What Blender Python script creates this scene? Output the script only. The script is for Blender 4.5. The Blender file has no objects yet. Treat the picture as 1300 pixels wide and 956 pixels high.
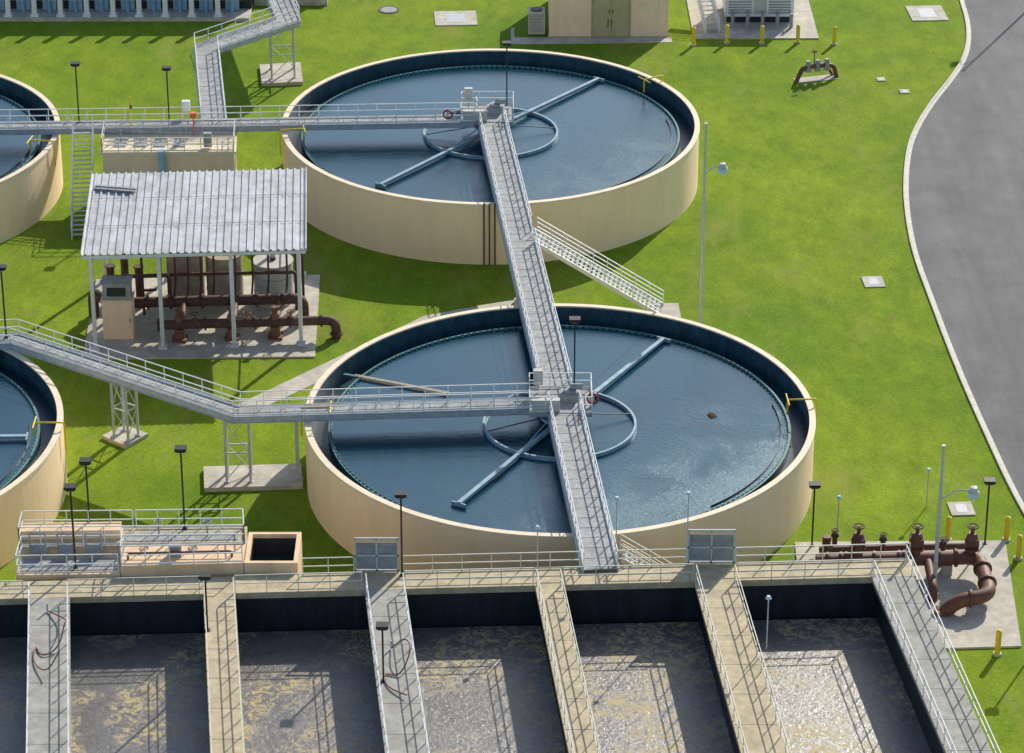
import bpy, math, random
from mathutils import Vector
random.seed(7)
scene=bpy.context.scene; COL=scene.collection
V=Vector

# ------------------------------------------------------------------ materials
MATS={}
def mk(name,col,rough=.6,metal=0,var=.12,scale=1.5,bump=0.0,bscale=20,streak=None,tint=None,tamt=0,spec=.5,col2=None,tscale=.25,tstreak=None):
    m=bpy.data.materials.new(name); m.use_nodes=True; N=m.node_tree; nd=N.nodes; L=N.links
    b=nd['Principled BSDF']; b.inputs['Roughness'].default_value=rough; b.inputs['Metallic'].default_value=metal
    b.inputs['Specular IOR Level'].default_value=spec
    g=nd.new('ShaderNodeNewGeometry')
    mp=nd.new('ShaderNodeMapping'); L.new(g.outputs['Position'],mp.inputs['Vector'])
    if streak: mp.inputs['Scale'].default_value=streak
    n=nd.new('ShaderNodeTexNoise'); n.inputs['Scale'].default_value=scale; n.inputs['Detail'].default_value=6; n.inputs['Roughness'].default_value=.65
    L.new(mp.outputs[0],n.inputs['Vector'])
    r=nd.new('ShaderNodeValToRGB'); L.new(n.outputs['Fac'],r.inputs['Fac'])
    c=V(col); d=V(col2) if col2 else c*(1-var*1.6)
    u=c*(1+var*.6)
    r.color_ramp.elements[0].position=.32; r.color_ramp.elements[1].position=.68
    r.color_ramp.elements[0].color=(*d,1); r.color_ramp.elements[1].color=(*u,1)
    out=r.outputs['Color']
    if tint:
        n2=nd.new('ShaderNodeTexNoise'); n2.inputs['Scale'].default_value=tscale; n2.inputs['Detail'].default_value=6; n2.inputs['Roughness'].default_value=.6
        mp2=nd.new('ShaderNodeMapping'); L.new(g.outputs['Position'],mp2.inputs['Vector']); L.new(mp2.outputs[0],n2.inputs['Vector'])
        if tstreak: mp2.inputs['Scale'].default_value=tstreak
        r2=nd.new('ShaderNodeValToRGB'); r2.color_ramp.elements[0].position=.45; r2.color_ramp.elements[1].position=.7
        r2.color_ramp.elements[0].color=(0,0,0,1); r2.color_ramp.elements[1].color=(tamt,)*3+(1,)
        L.new(n2.outputs['Fac'],r2.inputs['Fac'])
        mx=nd.new('ShaderNodeMix'); mx.data_type='RGBA'
        L.new(r2.outputs['Color'],mx.inputs['Factor']); L.new(out,mx.inputs['A']); mx.inputs['B'].default_value=(*tint,1)
        out=mx.outputs['Result']
    L.new(out,b.inputs['Base Color'])
    if bump:
        n3=nd.new('ShaderNodeTexNoise'); n3.inputs['Scale'].default_value=bscale; n3.inputs['Detail'].default_value=4
        L.new(g.outputs['Position'],n3.inputs['Vector'])
        bp=nd.new('ShaderNodeBump'); bp.inputs['Strength'].default_value=bump; bp.inputs['Distance'].default_value=.05
        L.new(n3.outputs['Fac'],bp.inputs['Height']); L.new(bp.outputs[0],b.inputs['Normal'])
    MATS[name]=m; return m
mk('tank_paint',(.96,.73,.47),.75,var=.03,scale=.7,streak=(1,1,.4),tint=(.72,.54,.34),tamt=.32,bump=.1,tscale=.9,tstreak=(1,1,.2))
mk('tank_rim',(.88,.73,.53),.7,var=.06,scale=2,tint=(.55,.46,.33),tamt=.4,tscale=1.2)
mk('lining',(.018,.075,.105),.55,var=.35,scale=2,streak=(1,1,.3))
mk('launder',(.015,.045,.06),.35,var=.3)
mk('weir_mat',(.10,.26,.26),.5,var=.25,scale=5)
mk('arm_mat',(.32,.46,.54),.5,var=.18,tint=(.17,.27,.31),tamt=.7,tscale=1)
mk('dark_arm',(.06,.09,.10),.5,var=.15)
mk('galv',(.52,.55,.56),.45,metal=.0,var=.12,scale=4)
mk('girder_mat',(.42,.46,.48),.5,var=.18,scale=3)
mk('grating',(.38,.40,.40),.7,var=.25,scale=4,bump=.3,bscale=30,tint=(.20,.20,.19),tamt=.7,tscale=.9)
mk('seam',(.12,.12,.12),.8)
mk('rail_mat',(.74,.76,.76),.4,var=.10)
mk('rail_cream',(.70,.68,.56),.45,var=.10)
mk('concrete',(.56,.52,.44),.85,var=.15,scale=1.5,bump=.2,tint=(.35,.31,.25),tamt=.75,tscale=.6)
mk('deck_concrete',(.57,.48,.31),.85,var=.18,scale=2,bump=.2,tint=(.34,.29,.19),tamt=.75,tscale=.8)
mk('deck_grey',(.40,.39,.35),.85,var=.18,scale=2,bump=.2,tint=(.23,.23,.19),tamt=.7,tscale=.8)
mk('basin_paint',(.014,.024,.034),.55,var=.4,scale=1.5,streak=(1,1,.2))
mk('rust',(.21,.085,.05),.6,var=.32,scale=3,tint=(.09,.04,.028),tamt=.9,tscale=1.5)
mk('rust_dark',(.10,.045,.032),.7,var=.3,scale=3)
mk('yellow',(.80,.58,.03),.5,var=.08)
mk('black',(.02,.02,.022),.5,var=.2)
mk('conduit_mat',(.07,.06,.05),.6,var=.2)
mk('roof_metal',(.66,.68,.69),.45,metal=.2,var=.16,scale=1.3,streak=(1,.2,1),tint=(.34,.33,.31),tamt=.75,tscale=.9)
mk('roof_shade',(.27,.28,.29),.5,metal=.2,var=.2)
mk('steel_white',(.60,.64,.66),.5,var=.08)
mk('cabinet_tan',(.42,.34,.26),.6,var=.2)
mk('cabinet_grey',(.52,.51,.47),.6,var=.1)
mk('stucco',(.84,.65,.47),.8,var=.05,scale=1.5,streak=(1,1,.3),bump=.2,tint=(.6,.44,.3),tamt=.3,tscale=1,tstreak=(1,1,.15))
mk('stucco_light',(.78,.66,.48),.8,var=.07,scale=1.5,bump=.2)
mk('orange_wall',(.84,.61,.39),.8,var=.08,scale=1.5,streak=(1,1,.3),bump=.2,tint=(.5,.34,.2),tamt=.45,tscale=1,tstreak=(1,1,.15))
mk('door_mat',(.40,.38,.22),.55,var=.08)
mk('screen',(.03,.035,.04),.3,var=.2)
mk('white',(.80,.82,.84),.5,var=.06)
mk('bluepipe',(.26,.46,.64),.5,var=.12)
mk('red',(.35,.03,.03),.5,var=.15)
mk('orange',(.75,.16,.04),.5)
mk('hose_mat',(.22,.07,.06),.5,var=.15)
mk('lampblue',(.50,.68,.76),.35,var=.05)
mk('kerb_mat',(.64,.61,.54),.85,var=.12,scale=2,bump=.2)
mk('dark_green',(.03,.05,.03),.6)
mk('panel_grey',(.32,.34,.35),.6,var=.18)
mk('scum_mat',(.05,.04,.025),.9,var=.3)  # dark colour of the clump that imitates the lamp's reflection

def tools(m):
    nd=m.node_tree.nodes; L=m.node_tree.links; g=nd.new('ShaderNodeNewGeometry')
    def noise(s,det=5,rough=.6,dist=0,sc=None,rot=0):
        n=nd.new('ShaderNodeTexNoise'); n.inputs['Scale'].default_value=s; n.inputs['Detail'].default_value=det; n.inputs['Roughness'].default_value=rough; n.inputs['Distortion'].default_value=dist
        if sc:
            mp=nd.new('ShaderNodeMapping'); mp.inputs['Rotation'].default_value=(0,0,rot); mp.inputs['Scale'].default_value=sc
            L.new(g.outputs['Position'],mp.inputs['Vector']); L.new(mp.outputs[0],n.inputs['Vector'])
        else: L.new(g.outputs['Position'],n.inputs['Vector'])
        return n.outputs['Fac']
    def ramp(o,p0,c0,p1,c1):
        if not isinstance(c0,tuple): c0=(c0,)*3
        if not isinstance(c1,tuple): c1=(c1,)*3
        r=nd.new('ShaderNodeValToRGB'); e=r.color_ramp.elements; e[0].position=p0;e[1].position=p1;e[0].color=(*c0,1);e[1].color=(*c1,1); L.new(o,r.inputs['Fac']); return r.outputs['Color']
    def mix(f,a,bb,blend='MIX'):
        x=nd.new('ShaderNodeMix'); x.data_type='RGBA'; x.blend_type=blend
        if isinstance(f,float): x.inputs['Factor'].default_value=f
        else: L.new(f,x.inputs['Factor'])
        for s,k in ((a,'A'),(bb,'B')):
            if isinstance(s,tuple): x.inputs[k].default_value=(*s,1)
            else: L.new(s,x.inputs[k])
        return x.outputs['Result']
    def bump(h,st,di):
        bp=nd.new('ShaderNodeBump'); bp.inputs['Strength'].default_value=st; bp.inputs['Distance'].default_value=di
        L.new(h,bp.inputs['Height']); L.new(bp.outputs[0],nd['Principled BSDF'].inputs['Normal'])
    return nd,L,noise,ramp,mix,bump,nd['Principled BSDF']
def newmat(k):
    m=bpy.data.materials.new(k+'_mat'); m.use_nodes=True; MATS[k]=m; return m
nd,L,noise,ramp,mix,bump,b=tools(newmat('grass'))
b.inputs['Roughness'].default_value=.9; b.inputs['Specular IOR Level'].default_value=.1
base=ramp(noise(.07,6,.65,.4),.35,(.142,.255,.015),.68,(.252,.352,.024))
mid=ramp(noise(.6,8,.76,0,(1,.5,1),.4),.3,(.68,.73,.66),.72,(1.26,1.20,1.08))
fine=ramp(noise(4.5,6,.8),.3,(.54,.58,.52),.7,(1.40,1.34,1.26))
c=mix(1.0,base,mid,'MULTIPLY'); c=mix(.8,c,fine,'MULTIPLY')
dry=ramp(noise(.20,8,.74,.6,(1,.35,1),1.2),.53,0,.70,.6)
c=mix(dry,c,(.31,.29,.08))
bare=ramp(noise(.35,9,.80,.3,(1,.6,1),.2),.60,0,.70,.8)
c=mix(bare,c,(.29,.24,.12))
L.new(c,b.inputs['Base Color']); bump(noise(7,5,.8),.65,.12)

nd,L,noise,ramp,mix,bump,b=tools(newmat('asphalt'))
b.inputs['Roughness'].default_value=.8; b.inputs['Specular IOR Level'].default_value=.35
a=ramp(noise(.5,6,.65,0,(1,.12,1)),.3,(.098,.101,.108),.7,(.165,.167,.173))
a=mix(1.0,a,ramp(noise(.25,7,.7),.35,.80,.7,1.15),'MULTIPLY')
L.new(mix(1.0,a,ramp(noise(9,5,.7),.3,.7,.7,1.3),'MULTIPLY'),b.inputs['Base Color']); bump(noise(25,3,.7),.3,.03)

nd,L,noise,ramp,mix,bump,b=tools(newmat('water'))
b.inputs['IOR'].default_value=2.0; b.inputs['Specular Tint'].default_value=(.58,.86,1,1)
L.new(ramp(noise(.12,4),.3,(.002,.032,.052),.7,(.006,.055,.084)),b.inputs['Base Color'])
# wind-ruffled side of each tank, calmer water elsewhere (coordinates from the tank centre)
tc=nd.new('ShaderNodeTexCoord'); sx=nd.new('ShaderNodeSeparateXYZ'); L.new(tc.outputs['Object'],sx.inputs[0])
def mth(op,a,bv):
    q=nd.new('ShaderNodeMath'); q.operation=op; L.new(a,q.inputs[0])
    if isinstance(bv,float): q.inputs[1].default_value=bv
    else: L.new(bv,q.inputs[1])
    return q.outputs[0]
ad=mth('ADD',mth('SUBTRACT',mth('MULTIPLY',sx.outputs['X'],.022),mth('MULTIPLY',sx.outputs['Y'],.030)),noise(.22,5,.6,.5))
L.new(ramp(ad,.58,.03,1.0,.34),b.inputs['Roughness'])
mm=mth('MULTIPLY',noise(3.0,6,.68,.2,(1,1.8,1),.5),ramp(ad,.45,.45,.9,1.0))
bump(mm,.6,.055)

nd,L,noise,ramp,mix,bump,b=tools(newmat('murky'))
b.inputs['IOR'].default_value=1.65
a=ramp(noise(.7,9,.78,.6),.3,(.100,.096,.088),.7,(.215,.205,.190))
fm=mix(1.0,ramp(noise(.13,4,.6,1.0),.44,0,.56,1),ramp(noise(1.5,10,.84,1.2),.50,0,.545,1),'MULTIPLY')
L.new(mix(fm,a,(.56,.44,.20)),b.inputs['Base Color']); L.new(ramp(fm,0,.24,1,.9),b.inputs['Roughness'])
bump(noise(3.2,8,.74,.4),.6,.07)

# ------------------------------------------------------------------ mesh helper
class MB:
    def __init__(s): s.v=[];s.f=[];s.m=[];s.s=[]
    def add(s,vs,fs,m=0,sm=False):
        k=len(s.v); s.v+= [tuple(p) for p in vs]
        for f in fs: s.f.append([i+k for i in f]); s.m.append(m); s.s.append(sm)
    def frame(s,p,q):
        d=(V(q)-V(p)); d.normalize(); up=V((0,0,1)) if abs(d.z)<.95 else V((0,1,0))
        a=d.cross(up); a.normalize(); b=a.cross(d); return d,a,b
    def beam(s,p,q,w,h,m=0):
        p=V(p);q=V(q); d,a,b=s.frame(p,q); vs=[]
        for c in (p,q):
            for i,j in ((-1,-1),(1,-1),(1,1),(-1,1)): vs.append(c+a*(i*w/2)+b*(j*h/2))
        s.add(vs,[(0,1,2,3),(7,6,5,4),(0,4,5,1),(1,5,6,2),(2,6,7,3),(3,7,4,0)],m)
    def box(s,x0,x1,y0,y1,z0,z1,m=0,rot=0,c=None):
        vs=[(x0,y0,z0),(x1,y0,z0),(x1,y1,z0),(x0,y1,z0),(x0,y0,z1),(x1,y0,z1),(x1,y1,z1),(x0,y1,z1)]
        if rot:
            cx,cy=c or ((x0+x1)/2,(y0+y1)/2); co,si=math.cos(rot),math.sin(rot)
            vs=[(cx+(x-cx)*co-(y-cy)*si,cy+(x-cx)*si+(y-cy)*co,z) for x,y,z in vs]
        s.add(vs,[(3,2,1,0),(4,5,6,7),(0,1,5,4),(1,2,6,5),(2,3,7,6),(3,0,4,7)],m)
    def cyl(s,p,q,r,r2=None,n=12,m=0,cap=True):
        p=V(p);q=V(q); r2=r if r2 is None else r2; d,a,b=s.frame(p,q); vs=[]
        for c,rr in ((p,r),(q,r2)):
            for i in range(n):
                t=2*math.pi*i/n; vs.append(c+a*(rr*math.cos(t))+b*(rr*math.sin(t)))
        s.add(vs,[(i,(i+1)%n,n+(i+1)%n,n+i) for i in range(n)],m,True)
        if cap: s.add(vs[:n],[tuple(range(n))[::-1]],m); s.add(vs[n:],[tuple(range(n))],m)
    def tube(s,pts,r,n=10,m=0):
        pts=[V(p) for p in pts]; K=len(pts); rings=[]; a=None
        for i,p in enumerate(pts):
            d=(pts[min(i+1,K-1)]-pts[max(i-1,0)]); d.normalize()
            if a is None: _,a,b=s.frame(p,p+d)
            else:
                a=a-d*a.dot(d); a.normalize()
            b=a.cross(d)
            rings.append([p+a*(r*math.cos(2*math.pi*j/n))+b*(r*math.sin(2*math.pi*j/n)) for j in range(n)])
        vs=[x for R in rings for x in R]
        s.add(vs,[(i*n+j,(i+1)*n+j,(i+1)*n+(j+1)%n,i*n+(j+1)%n) for i in range(K-1) for j in range(n)],m,True)
        s.add(rings[0],[tuple(range(n))],m); s.add(rings[-1],[tuple(range(n))[::-1]],m)
    def prism(s,poly,z0,z1,m=0):
        A=sum(poly[i][0]*poly[(i+1)%len(poly)][1]-poly[(i+1)%len(poly)][0]*poly[i][1] for i in range(len(poly)))
        if A<0: poly=poly[::-1]
        n=len(poly); vs=[(x,y,z0) for x,y in poly]+[(x,y,z1) for x,y in poly]
        s.add(vs,[tuple(range(n))[::-1],tuple(range(n,2*n))]+[(i,(i+1)%n,n+(i+1)%n,n+i) for i in range(n)],m)
    def rev(s,cx,cy,prof,n=128,m=0,a0=0,a1=360,zz=None):
        full=(a1-a0)>=360; K=len(prof); N=n if full else n+1
        vs=[]
        for i in range(N):
            t=math.radians(a0+(a1-a0)*i/n)
            for (r,z) in prof:
                vs.append((cx+r*math.cos(t),cy+r*math.sin(t),z))
        k0=len(s.v); s.v+=vs
        for i in range(n):
            j=(i+1)%N
            for k in range(K-1):
                s.f.append([k0+i*K+k,k0+j*K+k,k0+j*K+k+1,k0+i*K+k+1]); s.m.append(m); s.s.append(False)
    def flange(s,p,d,r,t=.08,n=16,m=0):
        p=V(p);d=V(d).normalized(); s.cyl(p-d*t,p+d*t,r,n=n,m=m)
def fillet(pts,R,k=5):
    pts=[V(p) for p in pts]; o=[pts[0]]
    for i in range(1,len(pts)-1):
        a=(pts[i-1]-pts[i]).normalized(); b=(pts[i+1]-pts[i]).normalized()
        A=pts[i]+a*R; B=pts[i]+b*R
        for j in range(k+1):
            t=j/k; o.append(A*(1-t)**2+pts[i]*2*t*(1-t)+B*t*t)
    o.append(pts[-1]); return o
def thing(name,label,cat,loc,group=None):
    e=bpy.data.objects.new(name,None); e.empty_display_size=.5; e.location=V(loc); COL.objects.link(e)
    e['label']=label; e['category']=cat
    if group: e['group']=group
    return e
def part(root,mb,name,mats,parent=None,label=None):
    o=V(root.location)
    me=bpy.data.meshes.new(name); me.from_pydata([tuple(V(v)-o) for v in mb.v],[],mb.f)
    for n in (mats if isinstance(mats,(list,tuple)) else [mats]): me.materials.append(MATS[n])
    me.polygons.foreach_set('material_index',mb.m); me.polygons.foreach_set('use_smooth',mb.s); me.update()
    ob=bpy.data.objects.new(name,me); COL.objects.link(ob); ob.parent=parent or root
    if label: ob['label']=label
    return ob
def struct(mb,name,mats,loc=(0,0,0)):
    o=V(loc); me=bpy.data.meshes.new(name); me.from_pydata([tuple(V(v)-o) for v in mb.v],[],mb.f)
    for n in (mats if isinstance(mats,(list,tuple)) else [mats]): me.materials.append(MATS[n])
    me.polygons.foreach_set('material_index',mb.m); me.polygons.foreach_set('use_smooth',mb.s); me.update()
    ob=bpy.data.objects.new(name,me); ob.location=o; COL.objects.link(ob); ob['kind']='structure'; return ob
def offset(pts,d):
    P=[V((p[0],p[1])) for p in pts]; out=[]
    for i,p in enumerate(P):
        ns=[]
        if i>0: t=(P[i]-P[i-1]).normalized(); ns.append(V((-t.y,t.x)))
        if i<len(P)-1: t=(P[i+1]-P[i]).normalized(); ns.append(V((-t.y,t.x)))
        n=sum(ns,V((0,0))); n.normalize(); k=1/max(.4,n.dot(ns[0])); out.append((p.x+n.x*d*k,p.y+n.y*d*k))
    return out
def railing(mb,pts,h=1.1,sp=1.5,w=.055,toe=True,mid=(.52,)):
    pts=[V(p) for p in pts]
    for i in range(len(pts)-1):
        a,b=pts[i],pts[i+1]; Ln=(b-a).length
        if Ln<.05: continue
        n=max(1,round(Ln/sp))
        for k in range(n+1):
            if k==0 and i>0: continue
            p=a.lerp(b,k/n); mb.beam(p,p+V((0,0,h)),w,w)
        for hh in (1,)+tuple(mid):
            z=V((0,0,h*hh)); mb.beam(a+z,b+z,w*.95,w*.95)
        if toe: mb.beam(a+V((0,0,.09)),b+V((0,0,.09)),.015,.11)
def rail3(pts2,z): return [(x,y,z) for x,y in pts2]
def walkway(pts,z,w,label,rails=('L','R'),group='elevated walkways',name='walkway',deckm='grating',gird=.38,seam=1.0,cutL=None,cutR=None):
    mx=sum(p[0] for p in pts)/len(pts); my=sum(p[1] for p in pts)/len(pts)
    r=thing(name,label,'walkway',(mx,my,z),group)
    L=offset(pts,w/2); R=offset(pts,-w/2); d=MB(); g1=MB(); g2=MB()
    for i in range(len(pts)-1):
        d.prism([L[i],L[i+1],R[i+1],R[i]],z-.07,z)
        a=V(pts[i]);b=V(pts[i+1]); Ln=(b-a).length; t=(b-a)/Ln; nn=V((-t.y,t.x)); k=1
        while k*seam<Ln:
            c=a+t*k*seam; p=c+nn*(w/2-.06); q=c-nn*(w/2-.06); d.beam((p.x,p.y,z+.003),(q.x,q.y,z+.003),.035,.008,1); k+=1
        for g,E in ((g1,L),(g2,R)):
            g.beam((E[i][0],E[i][1],z-gird/2-.02),(E[i+1][0],E[i+1][1],z-gird/2-.02),.09,gird)
            g.beam((E[i][0],E[i][1],z-gird-.02),(E[i+1][0],E[i+1][1],z-gird-.02),.2,.03)
            g.beam((E[i][0],E[i][1],z-.0),(E[i+1][0],E[i+1][1],z-.0),.2,.03)
    part(r,d,'deck',[deckm,'seam']); part(r,g1,'girder','girder_mat'); part(r,g2,'girder','girder_mat')
    for side,E,cut in (('L',offset(pts,w/2-.03),cutL),('R',offset(pts,-w/2+.03),cutR)):
        if side in rails:
            segs=[E] if not cut else []
            if cut:
                a=V(E[0]);b=V(E[-1])
                for s0,s1 in cut: segs.append([tuple(a.lerp(b,s0)),tuple(a.lerp(b,s1))])
            for sg in segs:
                mb=MB(); railing(mb,rail3(sg,z)); part(r,mb,'railing','rail_mat')
    return r
def stairs(p,q,w,label,n,mat='rail_mat',group='metal stairs'):
    p=V(p);q=V(q); r=thing('staircase',label,'stairs',(q.x,q.y,q.z),group)
    d=V((q.x-p.x,q.y-p.y,0)).normalized(); s=V((-d.y,d.x,0)); tr=MB()
    for k in (-1,1):
        st=MB(); st.beam(p+s*(k*w/2),q+s*(k*w/2),.07,.30); part(r,st,'stringer',mat)
        rb=MB(); railing(rb,[p+s*(k*w/2)+V((0,0,.05)),q+s*(k*w/2)+V((0,0,.05))],h=1.05,sp=1.1,toe=False,mid=(.35,.68)); part(r,rb,'railing',mat)
    for i in range(1,n):
        c=p.lerp(q,i/n); tr.beam(c-s*(w/2-.03)+V((0,0,.1)),c+s*(w/2-.03)+V((0,0,.1)),.2,.04)
    part(r,tr,'stair_treads','galv')
    return r

# ------------------------------------------------------------------ ground, road, pads
g=MB(); g.add([(-900,-400,0),(900,-400,0),(900,1500,0),(-900,1500,0)],[(0,1,2,3)]); struct(g,'ground','grass')
kerb=[(38.2,130),(37.6,108),(36.9,90.3),(36.8,85.2),(36.3,80.2),(35.3,75.4),(33.6,70.7),(31.4,65.5),(29.5,60.1),(28.2,55.1),(27.1,47.5),(26.6,41.0),(26.4,34.5),(26.7,27.0),(27.0,19.3),(27.4,12.0),(27.9,5.2),(28.4,-1.3),(29.1,-6.9),(30.2,-20),(31,-40),(31.5,-70)]
def smooth(pts,it=2):
    for _ in range(it):
        o=[pts[0]]
        for a,b in zip(pts,pts[1:]): o+=[(a[0]*.75+b[0]*.25,a[1]*.75+b[1]*.25),(a[0]*.25+b[0]*.75,a[1]*.25+b[1]*.75)]
        o.append(pts[-1]); pts=o
    return pts
kb=smooth(kerb); road=MB()
for a,b in zip(kb,kb[1:]): road.add([(a[0],a[1],.006),(b[0],b[1],.006),(b[0]+11,b[1],.006),(a[0]+11,a[1],.006)],[(0,1,2,3)])
struct(road,'road','asphalt')
kL=offset(kb,.0); kR=offset(kb,.16); kG=offset(kb,.42)
k=MB()
for i in range(len(kb)-1):
    k.prism([kL[i],kL[i+1],kR[i+1],kR[i]],-.02,.14)
    k.add([(*kR[i],.03),(*kR[i+1],.03),(*kG[i+1],.012),(*kG[i],.012)],[(0,1,2,3)])
struct(k,'kerb','kerb_mat')
def pad(poly,h=.12,mat='concrete',name='concrete_pavement'):
    m=MB(); m.prism(poly,-.05,h); return struct(m,name,mat)
pad([(14.3,-8.4),(27.2,-8.2),(26.4,-20.6),(20.9,-20.9),(14.0,-18.9)])
pad([(12.5,95),(12.7,80.2),(23.5,80.2),(23.4,95)])
pad([(-32.4,17.2),(-16.5,17.5),(-16.9,31),(-33.0,30.2)])
pad([(-29.7,5.5),(-28.4,7.0),(-26.7,5.8),(-28.0,4.0)],.25)
pad([(-22.7,1.1),(-16.5,1.5),(-16.2,-1.4),(-22.4,-1.8)],.3)
pad([(-24.3,73.3),(-20.9,73.9),(-20.4,69.3),(-23.8,68.9)],.3)
pad([(-21.6,10.0),(-20.0,9.4),(-16.2,13.6),(-8.6,22.6),(-1.5,26.0),(-1.8,27.4),(-9.2,24.2),(-17.2,15.0)],.03,name='path')
pad([(-1.0,79.0),(10.8,79.4),(10.8,80.6),(-2.8,80.6),(-2.8,83),(-3.1,83),(-3.1,79)],.04)
pad([(6.9,23.7),(8.9,23.8),(8.8,26.2),(6.8,26.1)],.1)
def slab(x0,x1,y0,y1,label,rot=.06,h=.08):
    r=thing('utility_cover',label,'utility cover',((x0+x1)/2,(y0+y1)/2,0),'concrete utility covers'); m=MB(); m.box(x0,x1,y0,y1,-.04,h,rot=rot); part(r,m,'cover','concrete')
    m=MB(); cx,cy=(x0+x1)/2,(y0+y1)/2; m.box(cx-(x1-x0)*.22,cx+(x1-x0)*.22,cy-(y1-y0)*.3,cy+(y1-y0)*.3,h-.01,h+.012,rot=rot); part(r,m,'hatch','galv')
slab(-9.8,-6.1,83.6,87.2,'pale square concrete pad set in the lawn')
slab(32.0,35.2,84.8,88.6,'pale square concrete pad near the road kerb')
slab(22.3,23.8,29.0,30.8,'small pale concrete cover in the lawn')
slab(24.3,25.8,-4.9,-3.2,'small pale concrete cover beside pipework')
slab(27.5,28.2,70.1,70.9,'tiny pale valve cover in the grass')
slab(29.1,29.9,67.3,68.1,'tiny pale valve cover in the grass')
mh=thing('manhole_cover','dark round manhole cover flush with the lawn','manhole cover',(-13.9,87.6,0)); m=MB(); m.cyl((-13.9,87.6,-.03),(-13.9,87.6,.05),.95,n=28); part(mh,m,'frame','rust_dark'); m=MB(); m.cyl((-13.9,87.6,.03),(-13.9,87.6,.065),.72,n=28); part(mh,m,'lid','panel_grey')

# ------------------------------------------------------------------ settling tanks
ZR=4.8; ZW=3.8
def tank(cx,cy,label,brackets,conduits=None):
    r=thing('settling_tank',label,'settling tank',(cx,cy,0),'round settling tanks')
    m=MB(); m.rev(cx,cy,[(16,-.05),(16,4.62)],160); part(r,m,'wall','tank_paint')
    m=MB(); m.rev(cx,cy,[(16,4.62),(16.06,4.62),(16.06,4.8),(15.66,4.8),(15.66,4.7)],160); part(r,m,'rim','tank_rim')
    m=MB(); m.rev(cx,cy,[(15.66,4.7),(15.66,3.2),(14.55,3.2),(14.55,3.9)],160); m.rev(cx,cy,[(14.40,3.9),(14.40,3.5)],160); part(r,m,'lining','lining')
    m=MB(); m.rev(cx,cy,[(15.655,3.34),(14.555,3.34)],160); part(r,m,'launder_channel','launder')
    m=MB(); m.rev(cx,cy,[(14.55,3.9),(14.40,3.9)],160)
    n=200
    for i in range(n):
        t=2*math.pi*(i+.5)/n; q=math.radians(.55)
        p=[(cx+14.36*math.cos(t-q),cy+14.36*math.sin(t-q)),(cx+14.36*math.cos(t+q),cy+14.36*math.sin(t+q)),(cx+14.40*math.cos(t+q),cy+14.40*math.sin(t+q)),(cx+14.40*math.cos(t-q),cy+14.40*math.sin(t-q))]
        m.prism(p,3.76,3.98)
    part(r,m,'weir','weir_mat')
    m=MB(); m.rev(cx,cy,[(13.95,3.7),(13.95,3.92),(13.90,3.92),(13.90,3.7)],48,a0=-50,a1=12); part(r,m,'scum_baffle','dark_arm')
    for a in brackets:
        t=math.radians(a); c,s_=math.cos(t),math.sin(t); m=MB()
        pt=lambda rr,z:(cx+rr*c,cy+rr*s_,z)
        m.tube(fillet([pt(14.4,4.2),pt(14.4,5.25),pt(16.25,5.25),pt(16.25,3.2)],.2,3),.06,8)
        e=V((-s_,c,0))*.8
        a_=V(pt(14.4,5.25)); m.tube([a_-e,a_+e],.05,8); part(r,m,'pipe_bracket','yellow')
    if conduits:
        for a in conduits:
            m=MB(); t=math.radians(a); m.cyl((cx+16.1*math.cos(t),cy+16.1*math.sin(t),0),(cx+16.1*math.cos(t),cy+16.1*math.sin(t),4.9),.055,n=8); part(r,m,'conduit','conduit_mat')
    w=MB(); w.add([(cx+14.41*math.cos(2*math.pi*i/160),cy+14.41*math.sin(2*math.pi*i/160),ZW) for i in range(160)],[tuple(range(160))]); struct(w,'water','water',(cx,cy,ZW))
TA=(0,0);TB=(-4.64,49);TC=(-47.1,-2.4);TD=(-53.6,46.5)
tank(*TA,'open round beige concrete tank of dark water beside basins',[3,181])
tank(*TB,'open round beige concrete tank with black wall conduits',[33,190],[268.6,270,271.4])
tank(*TC,'open round beige tank beside a diagonal walkway',[0])
tank(*TD,'open round beige tank beside steep steel stairs',[-9])
def scraper(cx,cy,ang,r1,r2,fw,label):
    r=thing('sludge_scraper',label,'sludge scraper',(cx,cy,ZW),'rotating sludge scrapers')
    m=MB(); m.rev(cx,cy,[(fw,3.6),(fw,4.05),(fw-.15,4.05),(fw-.15,3.6)],72); part(r,m,'feed_well','arm_mat')
    for a in (45,135,225,315):
        m=MB(); t=math.radians(a+ang); m.beam((cx+1.1*math.cos(t),cy+1.1*math.sin(t),4.5),(cx+(fw-.2)*math.cos(t),cy+(fw-.2)*math.sin(t),4.02),.06,.06); part(r,m,'spoke','dark_arm')
    for a,rr in ((ang,r2),(ang+180,r1)):
        t=math.radians(a); c,s_=math.cos(t),math.sin(t); m=MB()
        m.beam((cx+.9*c,cy+.9*s_,4.08),(cx+rr*c,cy+rr*s_,3.98),.20,.20)
        m.beam((cx+.9*c,cy+.9*s_,4.2),(cx+rr*c,cy+rr*s_,4.1),.29,.03)
        m.beam((cx+rr*c-.5*s_,cy+rr*s_+.5*c,3.95),(cx+rr*c+.5*s_,cy+rr*s_-.5*c,3.95),.1,.25)
        m.beam((cx+.9*c,cy+.9*s_,4.9),(cx+5*c,cy+5*s_,4.15),.05,.05)
        part(r,m,'scraper_arm','arm_mat')
    m=MB(); m.cyl((cx,cy,3.4),(cx,cy,5.1),.55,n=20); m.cyl((cx,cy,4.4),(cx,cy,4.6),1.25,n=28); part(r,m,'centre_column','girder_mat')
scraper(*TA,59.8,12.3,14.1,4.85,'grey ring and arms turning in dark tank water')
scraper(*TB,52.6,13.3,14.2,5.2,'grey ring and arms turning in a far tank')
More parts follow.
